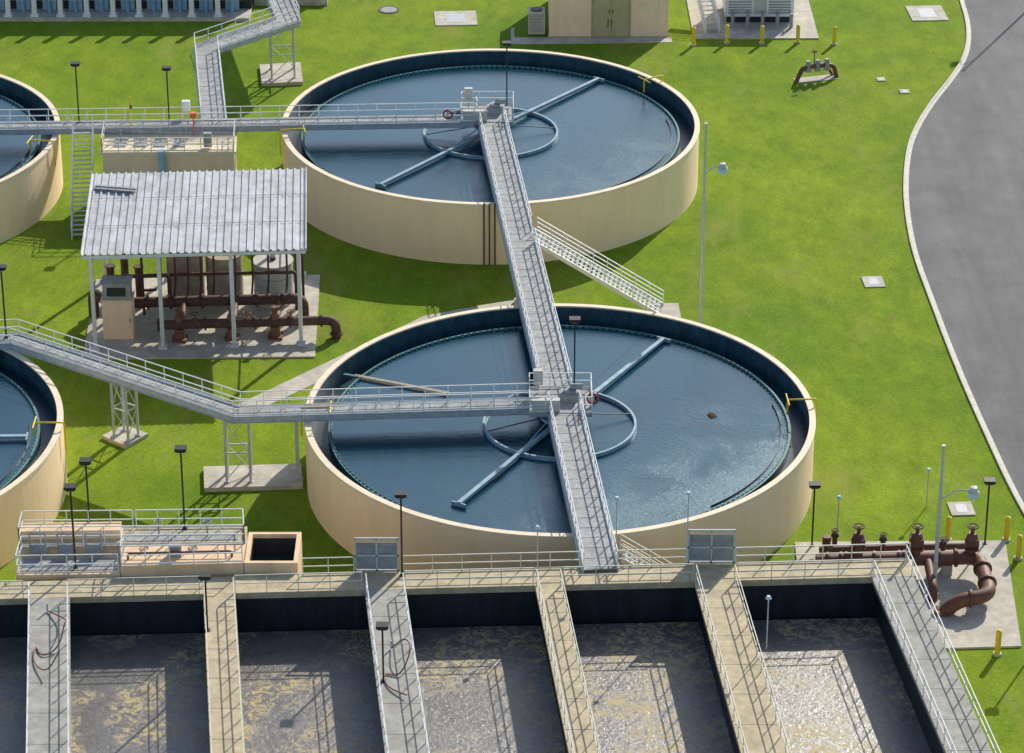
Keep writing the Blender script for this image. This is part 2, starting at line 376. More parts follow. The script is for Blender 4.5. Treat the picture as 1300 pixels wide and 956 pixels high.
scraper(*TC,2,13.8,13.8,4.85,'pale steel scraper arm reaching the tank edge')
scraper(*TD,70,13.8,13.8,4.85,'grey ring and arms below a tank walkway')
r=thing('scum_trough','pale thin steel scum trough on the tank water','scum trough',(-10,5.5,3.8)); m=MB()
for s_ in (-.09,.09): m.beam((-13.2,6.8+s_,3.90),(-7.0,4.2+s_,3.90),.04,.2)
m.beam((-13.2,6.8,3.84),(-7.0,4.2,3.84),.18,.05); part(r,m,'trough','stucco_light')
m=MB(); m.beam((-13.0,6.7,3.9),(-14.3,7.2,3.9),.2,.12); part(r,m,'outlet','weir_mat')
# dark clump added in place of the tall lamp's reflection in the water
r=thing('reflection_clump','small dark clump standing in for a lamp reflection on tank water','scum',(9.7,1.4,3.8)); m=MB(); rs=random.Random(3)
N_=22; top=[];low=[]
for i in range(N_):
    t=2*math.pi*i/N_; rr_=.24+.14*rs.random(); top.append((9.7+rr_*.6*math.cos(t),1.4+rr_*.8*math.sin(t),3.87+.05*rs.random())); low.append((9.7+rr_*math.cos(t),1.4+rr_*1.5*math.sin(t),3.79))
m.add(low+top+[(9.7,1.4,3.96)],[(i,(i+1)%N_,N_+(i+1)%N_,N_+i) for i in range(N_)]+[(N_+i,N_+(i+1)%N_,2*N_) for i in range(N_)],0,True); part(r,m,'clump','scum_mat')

# ------------------------------------------------------------------ bridges and walkways
def bl(y): return -4.64+ (49-y)*.0955
walkway([(bl(50.6),50.6),(bl(2.0),2.0)],5.2,2.0,'long grey steel footbridge linking two tank centres',name='footbridge',gird=.55,seam=1.2,cutL=[(0.04,.48),(.525,1)],cutR=[(0,.02),(.06,.97)])
walkway([(.25,-.2),(2.05,-20.6)],5.22,2.0,'grey steel footbridge from tank centre to basins',name='footbridge',gird=.55,seam=1.2)
walkway([(-1.2,.35),(-20.2,-.9),(-35.6,9.7),(-46,9.0)],5.2,1.35,'bent grey steel walkway with handrails over lawn')
walkway([(-5.9,48.6),(-25.2,47.7)],5.2,1.35,'straight grey steel walkway out to a far tank')
walkway([(-25.2,47.7),(-53,46.6)],5.2,1.35,'grey steel walkway beside the gate platform')
walkway([(-25.9,48.6),(-27.8,64.3),(-21.6,70.8),(-24.8,86)],5.2,1.9,'zigzag grey steel walkway on braced legs')
stairs((-1.35,26.2,5.2),(7.6,24.9,.1),1.85,'pale metal stairs from bridge down to lawn',30)
stairs((-35.6,46.4,5.2),(-34.9,37.4,0),1.5,'steep metal stairs beside gate platform',24)
stairs((3.3,-18.7,5.0),(10.6,-18.2,0),1.1,'narrow metal stairs between tank and basins',24,'rail_cream')
def bent(cx,cy,rot,w,d,h,label):
    r=thing('support_frame',label,'support frame',(cx,cy,0),'walkway support frames'); co,si=math.cos(rot),math.sin(rot)
    P=lambda u,v,z:(cx+u*co-v*si,cy+u*si+v*co,z)
    c=[(-w/2,-d/2),(w/2,-d/2),(w/2,d/2),(-w/2,d/2)]
    for u,v in c: m=MB(); m.beam(P(u,v,.1),P(u,v,h),.16,.16); m.beam(P(u,v,.1),P(u,v,.34),.34,.34); part(r,m,'leg','galv')
    m=MB()
    for i in range(4):
        a,b=c[i],c[(i+1)%4]; m.beam(P(*a,h-.2),P(*b,h-.2),.1,.14); m.beam(P(*a,h*.5),P(*b,h*.5),.08,.08)
        m.beam(P(*a,.5),P(*b,h*.5),.05,.05); m.beam(P(*b,h*.5),P(*a,h-.2),.05,.05)
    part(r,m,'brace','galv')
bent(-20.3,-.4,.05,1.5,1.2,4.75,'braced galvanised legs under bent walkway on concrete')
bent(-28.1,5.4,-.6,1.2,1.0,4.75,'braced galvanised legs under diagonal walkway')
bent(-22.2,71.2,.1,1.9,2.2,4.75,'braced galvanised legs under zigzag walkway')
bent(-37.4,9.3,0,1.2,1.0,4.75,'braced legs beside a round tank rim')
bent(-25.6,47.6,0,1.4,1.2,4.75,'braced legs behind the gate platform')
for (x,y,lb) in ((-2.55,26.2,'single steel column under the footbridge'),(-16.55,-.65,'slim steel post under walkway beside tank')):
    r=thing('support_column',lb,'column',(x,y,0)); m=MB(); m.beam((x,y,.1),(x,y,4.7),.22,.22); part(r,m,'post','galv'); m=MB(); m.box(x-.3,x+.3,y-.3,y+.3,0,.36); part(r,m,'footing','concrete'); m=MB(); m.beam((x-.8,y,4.62),(x+.8,y,4.62),.14,.16); part(r,m,'cap','galv')
def platform(x0,x1,y0,y1,label,seed):
    z=5.26; rnd=random.Random(seed); cx,cy=(x0+x1)/2,(y0+y1)/2
    r=thing('drive_platform',label,'drive platform',(cx,cy,z),'tank drive platforms')
    m=MB(); m.box(x0,x1,y0,y1,z-.3,z); part(r,m,'deck','grating')
    m=MB(); railing(m,[(x0+1.0,y0,z),(x0,y0,z),(x0,y0+1.1,z)]); part(r,m,'railing','rail_mat'); m=MB(); railing(m,[(x0,y1-.6,z),(x0,y1,z),(x1,y1,z),(x1,y0,z),(x1-.8,y0,z)]); part(r,m,'railing','rail_mat')
    m=MB(); m.cyl((cx+.6,cy+.3,z),(cx+.6,cy+.3,z+.5),.65,n=24); m.cyl((cx+.6,cy+.3,z+.5),(cx+.6,cy+.3,z+.7),.4,n=20); m.cyl((cx+.6,cy+.3,z+.85),(cx+1.4,cy+.3,z+.85),.2,n=14); part(r,m,'drive_motor','panel_grey')
    m=MB(); m.box(x0+.25,x0+.85,y1-.75,y1-.35,z+.6,z+1.6); m.beam((x0+.55,y1-.55,z),(x0+.55,y1-.55,z+.6),.1,.1); part(r,m,'control_box','cabinet_grey')
    m=MB(); m.box(x0+.15,x1-2.0,y0+.1,y0+.5,z,z+.8); part(r,m,'cable_cabinet','cabinet_grey')
platform(-1.9,2.0,-1.1,2.3,'steel drive platform with motor and railings',1)
platform(-6.9,-2.9,47.9,51.4,'steel drive platform with white control box',2)
platform(-55.2,-51.8,44.8,48.2,'steel drive platform at another tank centre',3)
def lifebuoy(x,y,z,lb):
    r=thing('lifebuoy',lb,'lifebuoy',(x,y,z)); m=MB(); m.tube([(x+.33*math.cos(t*math.pi/10),y,z+.33*math.sin(t*math.pi/10)) for t in range(21)],.07,8); part(r,m,'ring','red')
    m=MB(); m.box(x-.1,x+.1,y+.08,y+.12,z-.5,z+.35); part(r,m,'hanger','galv')
lifebuoy(-7.9,48.0-.12,5.85,'dark red lifebuoy hung on walkway railing')
lifebuoy(2.06,-.2,5.8,'dark red lifebuoy hung on platform railing')

# ------------------------------------------------------------------ lamps
def deck_lamp(x,y,z,h,lb='slim black post lamp with flat square head'):
    r=thing('lamp_post',lb,'lamp',(x,y,z),'black post lamps'); m=MB(); m.beam((x,y,z),(x,y,z+h),.10,.10); m.box(x-.14,x+.14,y-.14,y+.14,z,z+.05); part(r,m,'post','black')
    m=MB(); m.box(x-.34,x+.34,y-.28,y+.28,z+h-.02,z+h+.16); m.box(x-.24,x+.24,y-.2,y+.2,z+h-.12,z+h-.02); part(r,m,'lamp_head','black')
    m=MB(); m.box(x-.2,x+.2,y-.17,y+.17,z+h-.14,z+h-.12); part(r,m,'lamp_lens','white')
for a in [(-27.5,-16.6,5.6,4.4),(-22.0,-16.6,5.6,5.2),(-27.9,-20.3,5.1,5.2),(-19.8,-27,5,3.4),(-9.25,-20.95,5,5.2),(-9.9,-32.3,5,3.4),(.95,2.2,5.2,4.9),(-3.4,51.3,5.2,5.1),(-36.1,47.9,5.2,4.7),(-29.1,47.0,4.8,5.1),(15.3,-8.9,.1,4.2),(25.9,-8.6,.1,4.3),(27.9,-19.4,0,5.4),(-36.2,9.9,5.2,5.0)]: deck_lamp(*a)
def tall_lamp(x,y,h,ha,al,lb):
    r=thing('street_lamp',lb,'street lamp',(x,y,0),'tall galvanised lamps'); m=MB(); m.cyl((x,y,0),(x,y,h),.14,.08,n=12); m.cyl((x,y,0),(x,y,.35),.22,n=12); m.cyl((x,y,h),(x,y,h+.08),.13,n=10); part(r,m,'post','galv')
    m=MB(); m.tube(fillet([(x,y,ha-.7),(x+al*.5,y-.1,ha),(x+al,y-.2,ha)],.3,4),.05,8); part(r,m,'arm','galv')
    m=MB(); c=(x+al,y-.2)
    m.rev(c[0],c[1],[(0.02,ha+.25),(.2,ha+.22),(.24,ha+.05),(.36,ha-.12)],20); part(r,m,'lamp_shade','galv')
    m=MB(); m.rev(c[0],c[1],[(.34,ha-.12),(.36,ha-.3),(.26,ha-.52),(.01,ha-.62)],20); part(r,m,'lamp_globe','lampblue')
tall_lamp(10.1,21.5,15.6,12.6,1.2,'tall galvanised lamp behind tank on the lawn')
tall_lamp(22.1,-14.3,9.8,7.0,1.9,'galvanised lamp with side arm beside pipework')
tall_lamp(48.2,98.5,17.5,16.5,-1.4,'tall galvanised lamp on the road verge')
def stub_lamp(x,y,z,h):
    r=thing('sensor_post','thin grey post with small pale blue cap','sensor post',(x,y,z),'thin posts with pale caps'); m=MB(); m.cyl((x,y,z),(x,y,z+h),.035,n=8); part(r,m,'post','galv')
    m=MB(); m.cyl((x,y,z+h),(x,y,z+h+.16),.17,.1,n=14); part(r,m,'cap','lampblue')
for a in [(2.95,-19.6,5,4.2),(7.0,-19.75,5,4.6),(-1.55,-20.3,5,2.7),(10.9,-29,5,3.2),(16.8,-9,.1,3.4),(22.9,-3.8,0,2.6)]: stub_lamp(*a)

# ------------------------------------------------------------------ bollards
first=None
for (x,y) in [(12.6,78.7),(15.5,79.3),(18.5,79.1),(21.6,79.3),(24.7,78.9),(23.7,-8.0),(27.3,-8.0),(27.7,-10.3),(24.9,-21.4)]:
    r=thing('bollard','yellow steel bollard guarding a concrete pad','bollard',(x,y,0),'yellow bollards')
    if first is None:
        mb=MB(); mb.cyl((0,0,0),(0,0,1.6),.17,n=14); mb.cyl((0,0,1.6),(0,0,1.68),.17,.06,n=14)
        me=bpy.data.meshes.new('bollard_post'); me.from_pydata(mb.v,[],mb.f); me.materials.append(MATS['yellow']); me.polygons.foreach_set('use_smooth',mb.s); first=bpy.data.objects.new('post',me); o=first
        m2=MB(); m2.cyl((0,0,-.02),(0,0,.14),.26,n=14); me2=bpy.data.meshes.new('bollard_footing'); me2.from_pydata(m2.v,[],m2.f); me2.materials.append(MATS['concrete']); f2=bpy.data.objects.new('footing',me2); o2=f2
    else: o=first.copy(); o2=f2.copy()
    for q in (o,o2): COL.objects.link(q); q.parent=r; q.location=(0,0,0)

# ------------------------------------------------------------------ gate platform (far)
def wheel(m,x,y,z,r=.3,t=.03): m.tube([(x+r*math.cos(a*math.pi/6),y+r*math.sin(a*math.pi/6),z) for a in range(13)],t,6); m.beam((x-r,y,z),(x+r,y,z),.03,.03)
r=thing('gate_platform','beige concrete gate box with railed top deck','gate platform',(-29,45,0))
m=MB(); m.prism([(-33.8,43.0),(-23.9,43.2),(-24.1,46.9),(-34.0,46.7)],-.05,4.55); part(r,m,'wall','stucco')
m=MB(); m.prism([(-33.95,42.85),(-23.75,43.05),(-23.95,47.0),(-34.15,46.85)],4.55,4.75); part(r,m,'roof_deck','stucco_light')
m=MB(); railing(m,[(-33.8,43.0,4.75),(-23.9,43.2,4.75),(-24.1,46.8,4.75),(-34.0,46.7,4.75),(-33.8,43.0,4.75)],sp=1.2); part(r,m,'railing','rail_cream')
for x in (-32.6,-31.1,-29.6,-28.1):
    m=MB(); m.box(x-.45,x+.45,44.0,45.8,4.75,4.82); m.cyl((x,45,4.82),(x,45,5.7),.04,n=8); part(r,m,'gate_stem','panel_grey')
m=MB(); m.cyl((-29.3,42.7,0),(-29.3,42.7,4.9),.24,n=14); m.cyl((-29.3,42.7,4.9),(-29.3,42.7,5.0),.32,n=14); part(r,m,'vent_pipe','bluepipe')
m=MB(); m.box(-26.2,-25.6,43.6,44.0,4.9,6.0); part(r,m,'control_box','panel_grey')
m=MB(); m.cyl((-27.2,46.4,6.2),(-27.2,46.4,6.6),.25,.25,n=12); m.cyl((-27.2,46.4,4.75),(-27.2,46.4,6.2),.05,n=6); part(r,m,'warning_light','orange')
r=thing('warning_post','thin yellow post with dark bands on walkway','warning post',(-32.0,47.2,4.75)); m=MB(); m.cyl((-32.0,47.2,4.75),(-32.0,47.2,7.6),.06,n=8); part(r,m,'post','yellow'); m=MB(); m.cyl((-32.0,47.2,6.6),(-32.0,47.2,6.9),.1,n=8); part(r,m,'band','rust')
r=thing('control_box','small white box on a railing post','control box',(-28.0,49,5.2)); m=MB(); m.box(-28.3,-27.7,48.9,49.3,5.7,6.5); part(r,m,'casing','white'); m=MB(); m.beam((-28.0,49.1,0),(-28.0,49.1,5.7),.08,.08); part(r,m,'stand','galv')

# ------------------------------------------------------------------ pump shed
SX,SY=-32.1,18.0; ex=V((.998,.063,0)); ey=V((-.055,.998,0)); 
S=lambda u,v,z: V((SX,SY,0))+ex*u+ey*v+V((0,0,z))
r=thing('pump_shelter','open-sided steel shelter with pale corrugated metal roof','shelter',S(7.5,6,0))
m=MB(); n=29; wd=15.1/n
for i in range(n):
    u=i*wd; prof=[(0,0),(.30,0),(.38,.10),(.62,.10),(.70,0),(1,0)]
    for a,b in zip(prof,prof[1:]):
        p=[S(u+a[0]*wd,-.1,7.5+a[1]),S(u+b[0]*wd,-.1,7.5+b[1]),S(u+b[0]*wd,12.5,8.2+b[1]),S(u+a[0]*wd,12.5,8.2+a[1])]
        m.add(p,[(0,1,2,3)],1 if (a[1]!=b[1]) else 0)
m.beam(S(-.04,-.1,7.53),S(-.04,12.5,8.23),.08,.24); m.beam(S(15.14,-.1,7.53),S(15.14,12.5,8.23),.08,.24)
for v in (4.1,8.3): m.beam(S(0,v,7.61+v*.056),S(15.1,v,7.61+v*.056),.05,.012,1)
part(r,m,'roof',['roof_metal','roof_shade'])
m=MB()
for u in (.5,5.1,10.0,14.6): m.beam(S(u,.5,7.28),S(u,12.0,7.94),.16,.3)
for v in (.5,3.4,6.3,9.2,12.0): m.beam(S(0,v,7.40+v*.056),S(15.1,v,7.40+v*.056),.12,.14)
m.beam(S(0,-.1,7.36),S(15.1,-.1,7.36),.1,.22)
part(r,m,'roof_frame','steel_white')
for u in (.5,5.1,10.0,14.6):
    for v in (.5,12.0):
        m=MB(); m.beam(S(u,v,.1),S(u,v,7.15+v*.056),.26,.26); m.box(*(lambda q:(q.x-.3,q.x+.3,q.y-.3,q.y+.3))(S(u,v,0)),.1,.3); part(r,m,'post','steel_white')
for a,b in ((S(.5,.5,6.2),S(.5,12,6.2)),(S(14.6,.5,5.0),S(14.6,12,5.0)),(S(.5,.6,6.9),S(3.2,.6,6.9))):
    m=MB(); m.beam(a,b,.09,.09); part(r,m,'side_brace','steel_white')
r=thing('metal_sheet','loose blue-grey metal sheet lying on shelter roof','metal sheet',S(1.4,9.8,8.2)); m=MB(); m.beam(S(.3,10.1,8.24),S(3.2,9.4,8.22),.7,.05); m.beam(S(.3,10.1,8.28),S(3.2,9.4,8.26),.08,.1); part(r,m,'sheet','panel_grey')

def cabinet(x0,x1,y0,y1,h,mat,label,z=.12,panes=2):
    r=thing('equipment_cabinet',label,'cabinet',((x0+x1)/2,(y0+y1)/2,z),'equipment cabinets'); m=MB(); m.box(x0,x1,y0,y1,z,z+h); m.box(x0-.06,x1+.06,y0-.08,y1+.06,z+h,z+h+.08); part(r,m,'casing',mat)
    w=(x1-x0)/panes
    for i in range(panes):
        m=MB(); m.box(x0+i*w+.06,x0+(i+1)*w-.06,y0-.035,y0-.004,z+.15,z+h-.12); d=part(r,m,'door',mat); m=MB(); m.box(x0+(i+1)*w-.2,x0+(i+1)*w-.15,y0-.07,y0-.038,z+h*.45,z+h*.55); part(r,m,'handle','black',parent=d)
    return r
rc=cabinet(-31.3,-29.2,20.2,21.6,2.9,'stucco','tan cabinet with a grey housing and dark screen on top',panes=1)
m=MB(); m.box(-31.2,-29.3,20.3,21.5,3.1,4.25); m.box(-31.3,-29.2,20.2,21.6,4.25,4.33); part(rc,m,'screen_housing','panel_grey')
m=MB(); m.box(-30.9,-29.6,20.26,20.295,3.35,4.0); part(rc,m,'screen','screen')
cabinet(-27.4,-24.9,26.2,28.0,3.9,'cabinet_tan','large beige-brown equipment enclosure under shelter roof',panes=3)
def vessel(x,y,r_,h,lb,mt='cabinet_grey'):
    r=thing('storage_tank',lb,'storage tank',(x,y,.12),'tanks under the shelter'); m=MB(); m.cyl((x,y,.12),(x,y,h),r_,n=32); m.cyl((x,y,h),(x,y,h+.08),r_+.05,n=32); part(r,m,'shell',mt)
    m=MB()
    for z in (.9,2.2): m.cyl((x,y,z),(x,y,z+.07),r_+.03,n=32)
    part(r,m,'hoops','panel_grey'); m=MB(); m.cyl((x,y,h+.05),(x,y,h+.3),.2,n=12); part(r,m,'fill_cap','black')
vessel(-19.9,26.6,1.4,3.2,'pale grey cylindrical tank under the shelter roof')
vessel(-23.4,27.0,1.3,3.6,'beige cylindrical tank behind brown pipes','cabinet_tan')
# pipework
def pipe_run(name,label,runs,flanges,mat='rust',group=None):
    p0=V(runs[0][0][0]); r=thing(name,label,'pipework',(p0.x,p0.y,0),group); 
    for pts,rad,fr in runs:
        m=MB(); m.tube(fillet(pts,fr,5) if fr and len(pts)>2 else pts,rad,14)
        part(r,m,'pipe',mat)
    for p,d,rad in flanges: m=MB(); m.flange(p,d,rad,.07); part(r,m,'flange',mat)
    return r
X1=(1,0.06,0)
runs=[
 ([(-27.5,19.9,1.35),(-15.2,20.7,1.35),(-15.2,20.7,-.1)],.34,.7),
 ([(-32.4,24.0,-.1),(-32.4,24.0,2.0),(-31.0,22.5,1.8),(-17.6,23.3,1.8),(-17.6,23.3,.1)],.38,.7),
 ([(-28.9,24.2,4.6),(-17.7,24.9,4.6),(-17.7,24.9,.1)],.10,.3),
 ([(-28.9,24.2,4.6),(-28.9,24.2,.1)],.10,0),
 ([(-28.6,25.0,5.2),(-18.2,25.6,5.2),(-18.2,25.6,.1)],.07,.3),
 ([(-28.6,24.6,3.0),(-18.2,25.1,3.0),(-18.2,25.1,.1)],.13,.3),
 ([(-31.5,23.6,3.3),(-27.0,23.9,3.3),(-27.0,23.9,1.9)],.14,.3)]
for x in (-27.6,-26.6,-25.7,-24.8,-23.9,-22.4,-21.2,-20.1,-18.8): runs.append(([(x,24.3+(x+28.9)*.06,4.6),(x,24.3+(x+28.9)*.06,2.6),(x,22.6+(x+33.2)*.06,1.9)],.075,.3))
pr=pipe_run('pump_pipework','rust brown pipes and pump risers under shelter',runs,
 [((x,19.9+(x+27.5)*.065,1.35),X1,.46) for x in (-27.4,-24.2,-20.8,-18.4,-16.2)]+[((x,22.5+(x+31.0)*.06,1.8),X1,.52) for x in (-28.4,-26.8,-24.6,-22.6,-20.8,-19)]+[((-15.2,20.7,.35),(0,0,1),.46)],mat='rust_dark')
for i,x in enumerate((-26.0,-22.4,-19.4)):
    y=20.0+(x+27.5)*.065
    m=MB(); m.cyl((x,y,.1),(x,y,1.0),.4,.32,n=14); m.cyl((x,y,1.5),(x,y,1.95),.36,.26,n=14); m.cyl((x,y,1.95),(x,y,2.4),.18,n=14); m.cyl((x,y,2.4),(x,y,2.46),.24,n=14)
    m.tube(fillet([(x,y,1.35),(x+.1,y+1.2,1.35),(x+.1,y+2.6,1.8)],.4,3),.24,12); m.box(x-.5,x+.5,y-.5,y+.5,.1,.3)
    part(pr,m,'pump','rust')
    m=MB(); wheel(m,x+1.1,y,2.1,.28,.035); m.cyl((x+1.1,y,1.5),(x+1.1,y,2.1),.05,n=8); m.cyl((x+1.1,y,1.3),(x+1.1,y,1.75),.26,.18,n=12); part(pr,m,'valve_wheel','rust')
for (x,y) in ((-31.3,25.6),(-29.3,25.5),(-30.6,28.0)):
    m=MB(); m.cyl((x,y,.1),(x,y,3.2),.28,n=12); m.cyl((x,y,3.2),(x,y,3.3),.38,n=12); m.beam((x,y,1.4),(x+1.2,y+.1,1.4),.16,.16); part(pr,m,'standpipe','rust_dark')

rr=pipe_run('valve_pipework','large rust brown pipes and valves on concrete',[
 ([(15.2,-12.6,1.15),(25.0,-12.1,1.15),(25.1,-16.6,1.15),(22.9,-16.9,.9),(22.3,-16.9,-.1)],.43,.9),
 ([(15.9,-11.4,-.1),(15.9,-11.4,2.2)],.26,0),([(14.9,-12.6,1.15),(14.9,-12.6,-.1)],.28,0),
 ([(17.7,-12.4,1.15),(17.7,-12.4,2.5)],.30,0),([(21.2,-12.2,1.15),(21.2,-12.2,2.5)],.30,0),([(24.5,-12.1,1.15),(24.5,-12.1,2.6)],.30,0),
 ([(17.7,-12.4,1.6),(17.8,-10.2,1.6),(17.8,-10.2,-.1)],.24,.4),([(21.2,-12.2,1.6),(21.3,-10,1.6),(21.3,-10,-.1)],.24,.4),
 ([(15.6,-10.4,.7),(24.8,-9.9,.7),(24.8,-9.9,-.1)],.22,.4),([(21.9,-12.2,1.15),(21.9,-15.4,.9),(21.9,-15.4,-.1)],.28,.5)],
 [((x,-12.6+(x-15.2)*.051,1.15),X1,.57) for x in (15.9,16.7,17.0,18.7,20.2,20.5,22.6,23.6)]+[((25.04,-13.5,1.15),(0,1,0),.57),((25.08,-15.2,1.15),(0,1,0),.57),((23.9,-16.78,1.02),(1,0,0),.57),((22.35,-16.9,.3),(0,0,1),.57)]+[((x,-12.25,z),(0,0,1),.44) for x in (17.7,21.2,24.5) for z in (1.85,2.5)])
for x in (17.7,21.2,24.5):
    m=MB(); m.cyl((x,-12.25,2.5),(x,-12.25,2.9),.42,.25,n=16); m.cyl((x,-12.25,2.9),(x,-12.25,3.35),.12,n=10); m.cyl((x-.4,-12.25,2.2),(x+.4,-12.25,2.2),.3,n=12); part(rr,m,'valve_body','rust')
    m=MB(); wheel(m,x,-12.25,3.35,.34,.04); part(rr,m,'valve_wheel','rust_dark')
for (x,y) in ((17.4,-12.5),(19.6,-12.3),(23.1,-12.15),(25.1,-14.4)): m=MB(); m.box(x-.3,x+.3,y-.35,y+.35,.1,.76); part(rr,m,'pipe_saddle','concrete')
for (x,y,h) in ((19.4,-10.6,1.5),(23.0,-10.8,1.3),(16.6,-9.6,1.2)):
    m=MB(); m.cyl((x,y,.1),(x,y,h),.16,n=12); m.cyl((x,y,h),(x,y,h+.25),.26,.18,n=12); wheel(m,x,y,h+.4,.22,.03); m.cyl((x,y,h+.2),(x,y,h+.4),.04,n=6); part(rr,m,'hydrant_valve','rust_dark')

# backflow preventer
bx=thing('backflow_preventer','rust brown backflow preventer with looping pipes on lawn','backflow preventer',(22.3,70.6,0))
m=MB(); m.prism([(20.8,69.6),(24.2,70.6),(24.0,71.7),(20.5,70.7)],-.03,.05); part(bx,m,'base','concrete')
for P_,R_ in ((fillet([(20.7,69.9,0),(21.2,70.1,1.2),(22.0,70.4,1.2)],.35,4),.19),(fillet([(22.0,70.4,1.25),(22.9,70.7,1.25),(23.9,71.0,1.1),(24.2,71.2,0)],.35,4),.19),(fillet([(20.9,70.5,0),(21.4,70.8,.9),(23.4,71.4,.9),(23.9,71.5,0)],.3,4),.12)):
    m=MB(); m.tube(P_,R_,10); part(bx,m,'pipe','rust')
for x,y in ((21.7,70.3),(22.5,70.55),(23.3,70.8)): m=MB(); m.cyl((x,y,.8),(x,y,1.75),.28,.18,n=12); part(bx,m,'valve_body','panel_grey')
m=MB(); m.cyl((22.2,70.5,1.2),(22.2,70.5,2.6),.04,n=6); wheel(m,22.2,70.5,2.5,.25,.035); part(bx,m,'valve_wheel','rust_dark')

# ------------------------------------------------------------------ building, AC, generator
b=thing('utility_building','tan stucco building with olive double door','building',(5.3,85,0))
m=MB(); m.box(.2,10.5,80.9,90,-.05,5.2); part(b,m,'wall','stucco')
m=MB(); m.box(.1,10.6,80.8,90.1,5.2,5.5); part(b,m,'roof','stucco_light')
m=MB(); m.box(.15,10.55,80.84,80.9,0,.35); part(b,m,'plinth','stucco_light')
for x0 in (4.0,5.55):
    m=MB(); m.box(x0+.02,x0+1.51,80.78,80.83,.06,3.6); d=part(b,m,'door','door_mat')
    m=MB(); m.box(x0+(1.35 if x0<5 else .1),x0+(1.41 if x0<5 else .16),80.7,80.78,2.2,2.5); part(b,m,'handle','black',parent=d)
m=MB(); m.box(3.85,4.0,80.76,80.9,0,3.75); m.box(7.08,7.23,80.76,80.9,0,3.75); m.box(4.0,7.08,80.76,80.9,3.62,3.75); part(b,m,'door_frame','cabinet_tan')
m=MB(); m.box(8.0,9.6,80.8,80.9,2.4,3.6); part(b,m,'window','stucco_light')
def text(body,size,loc,rot,mat,root,name='lettering'):
    cu=bpy.data.curves.new(name,'FONT'); cu.body=body; cu.size=size; cu.align_x='CENTER'; cu.extrude=.005
    t=bpy.data.objects.new(name,cu); COL.objects.link(t); dg=bpy.context.evaluated_depsgraph_get(); me=bpy.data.meshes.new_from_object(t.evaluated_get(dg)); bpy.data.objects.remove(t)
    o=bpy.data.objects.new(name,me); me.materials.clear(); me.materials.append(MATS[mat]); COL.objects.link(o); o.parent=root; o.location=V(loc)-V(root.location); o.rotation_euler=rot
text('J1',.8,(5.5,80.76,1.1),(math.pi/2,0,0),'dark_green',b)
ac=thing('air_conditioner','grey outdoor air conditioner beside a tan wall','air conditioner',(-.9,81.8,0))
m=MB(); m.box(-1.6,-.15,81.2,82.6,.1,2.1)
part(ac,m,'casing','cabinet_grey'); m=MB()
for i in range(12): m.box(-1.5,-.25,81.15,81.2,.3+i*.14,.36+i*.14)
part(ac,m,'grille','panel_grey'); m=MB(); m.cyl((-.88,81.9,2.1),(-.88,81.9,2.2),.5,n=20); part(ac,m,'fan_guard','black')
gn=thing('generator','pale grey generator enclosure on a concrete pad','generator',(18.6,86,.1))
m=MB(); m.box(15.6,21.6,84.0,88.5,.7,3.6); m.box(15.5,21.7,83.9,88.6,3.6,3.75); part(gn,m,'casing','white')
m=MB(); m.box(15.8,21.4,84.2,88.3,.12,.7); part(gn,m,'skid','black')
for xa,xb in ((15.9,17.9),(19.4,21.3)):
    m=MB()
    for i in range(9): m.box(xa,xb,83.94,84.0,1.0+i*.25,1.12+i*.25)
    part(gn,m,'louvre','panel_grey')
m=MB(); m.box(18.1,19.2,83.95,84.0,1.0,3.1); part(gn,m,'door','cabinet_grey')
for x in (16.2,17.5,18.8,20.1,21.3): m=MB(); m.cyl((x,82.8,.1),(x,82.8,1.4),.16,n=10); m.beam((x,82.8,1.2),(x,84,1.2),.1,.1); part(gn,m,'cable_duct','panel_grey')
sr=stairs((13.2,88.5,4.0),(14.4,81.4,.1),1.2,'pale access stairs on the equipment pad',16)

# ------------------------------------------------------------------ filter structure far left
f=thing('filter_gallery','concrete filter gallery with white posts and blue panels','filter gallery',(-40,87,0))
m=MB(); m.box(-62,-26.0,84.7,97,-.05,.3); part(f,m,'base','concrete')
m=MB(); m.box(-62,-26.0,87.2,97,.3,4.2); part(f,m,'wall','black')
x=-61.0; i=0
while x<-26.6:
    m=MB(); m.beam((x,85.3,.3),(x,85.3,4.0),.42,.42); m.beam((x,85.3,.3),(x,85.3,.5),.7,.7); part(f,m,'post','white')
    m=MB(); m.box(x+.55,x+1.75,86.6,86.9,.35,3.2); m.cyl((x+1.15,86.4,.3),(x+1.15,86.4,2.6),.18,n=10); part(f,m,'filter_panel','bluepipe')
    x+=2.3
m=MB(); m.beam((-61.2,85.3,1.9),(-26.6,85.3,1.9),.14,.2); part(f,m,'cross_beam','white')
r=thing('filter_tank','flat concrete filter block with blue pipes','filter tank',(-22,92,0)); m=MB(); m.box(-25.9,-19.4,88.8,96,-.05,.7); part(r,m,'wall','concrete')
for x in (-25.2,-20.6): m=MB(); m.cyl((x,89.6,.7),(x,89.6,2.2),.35,n=12); part(r,m,'standpipe','bluepipe')
m=MB(); m.tube([(-25.4,90.6,1.2),(-19.9,90.6,1.2)],.3,10); part(r,m,'pipe','bluepipe')

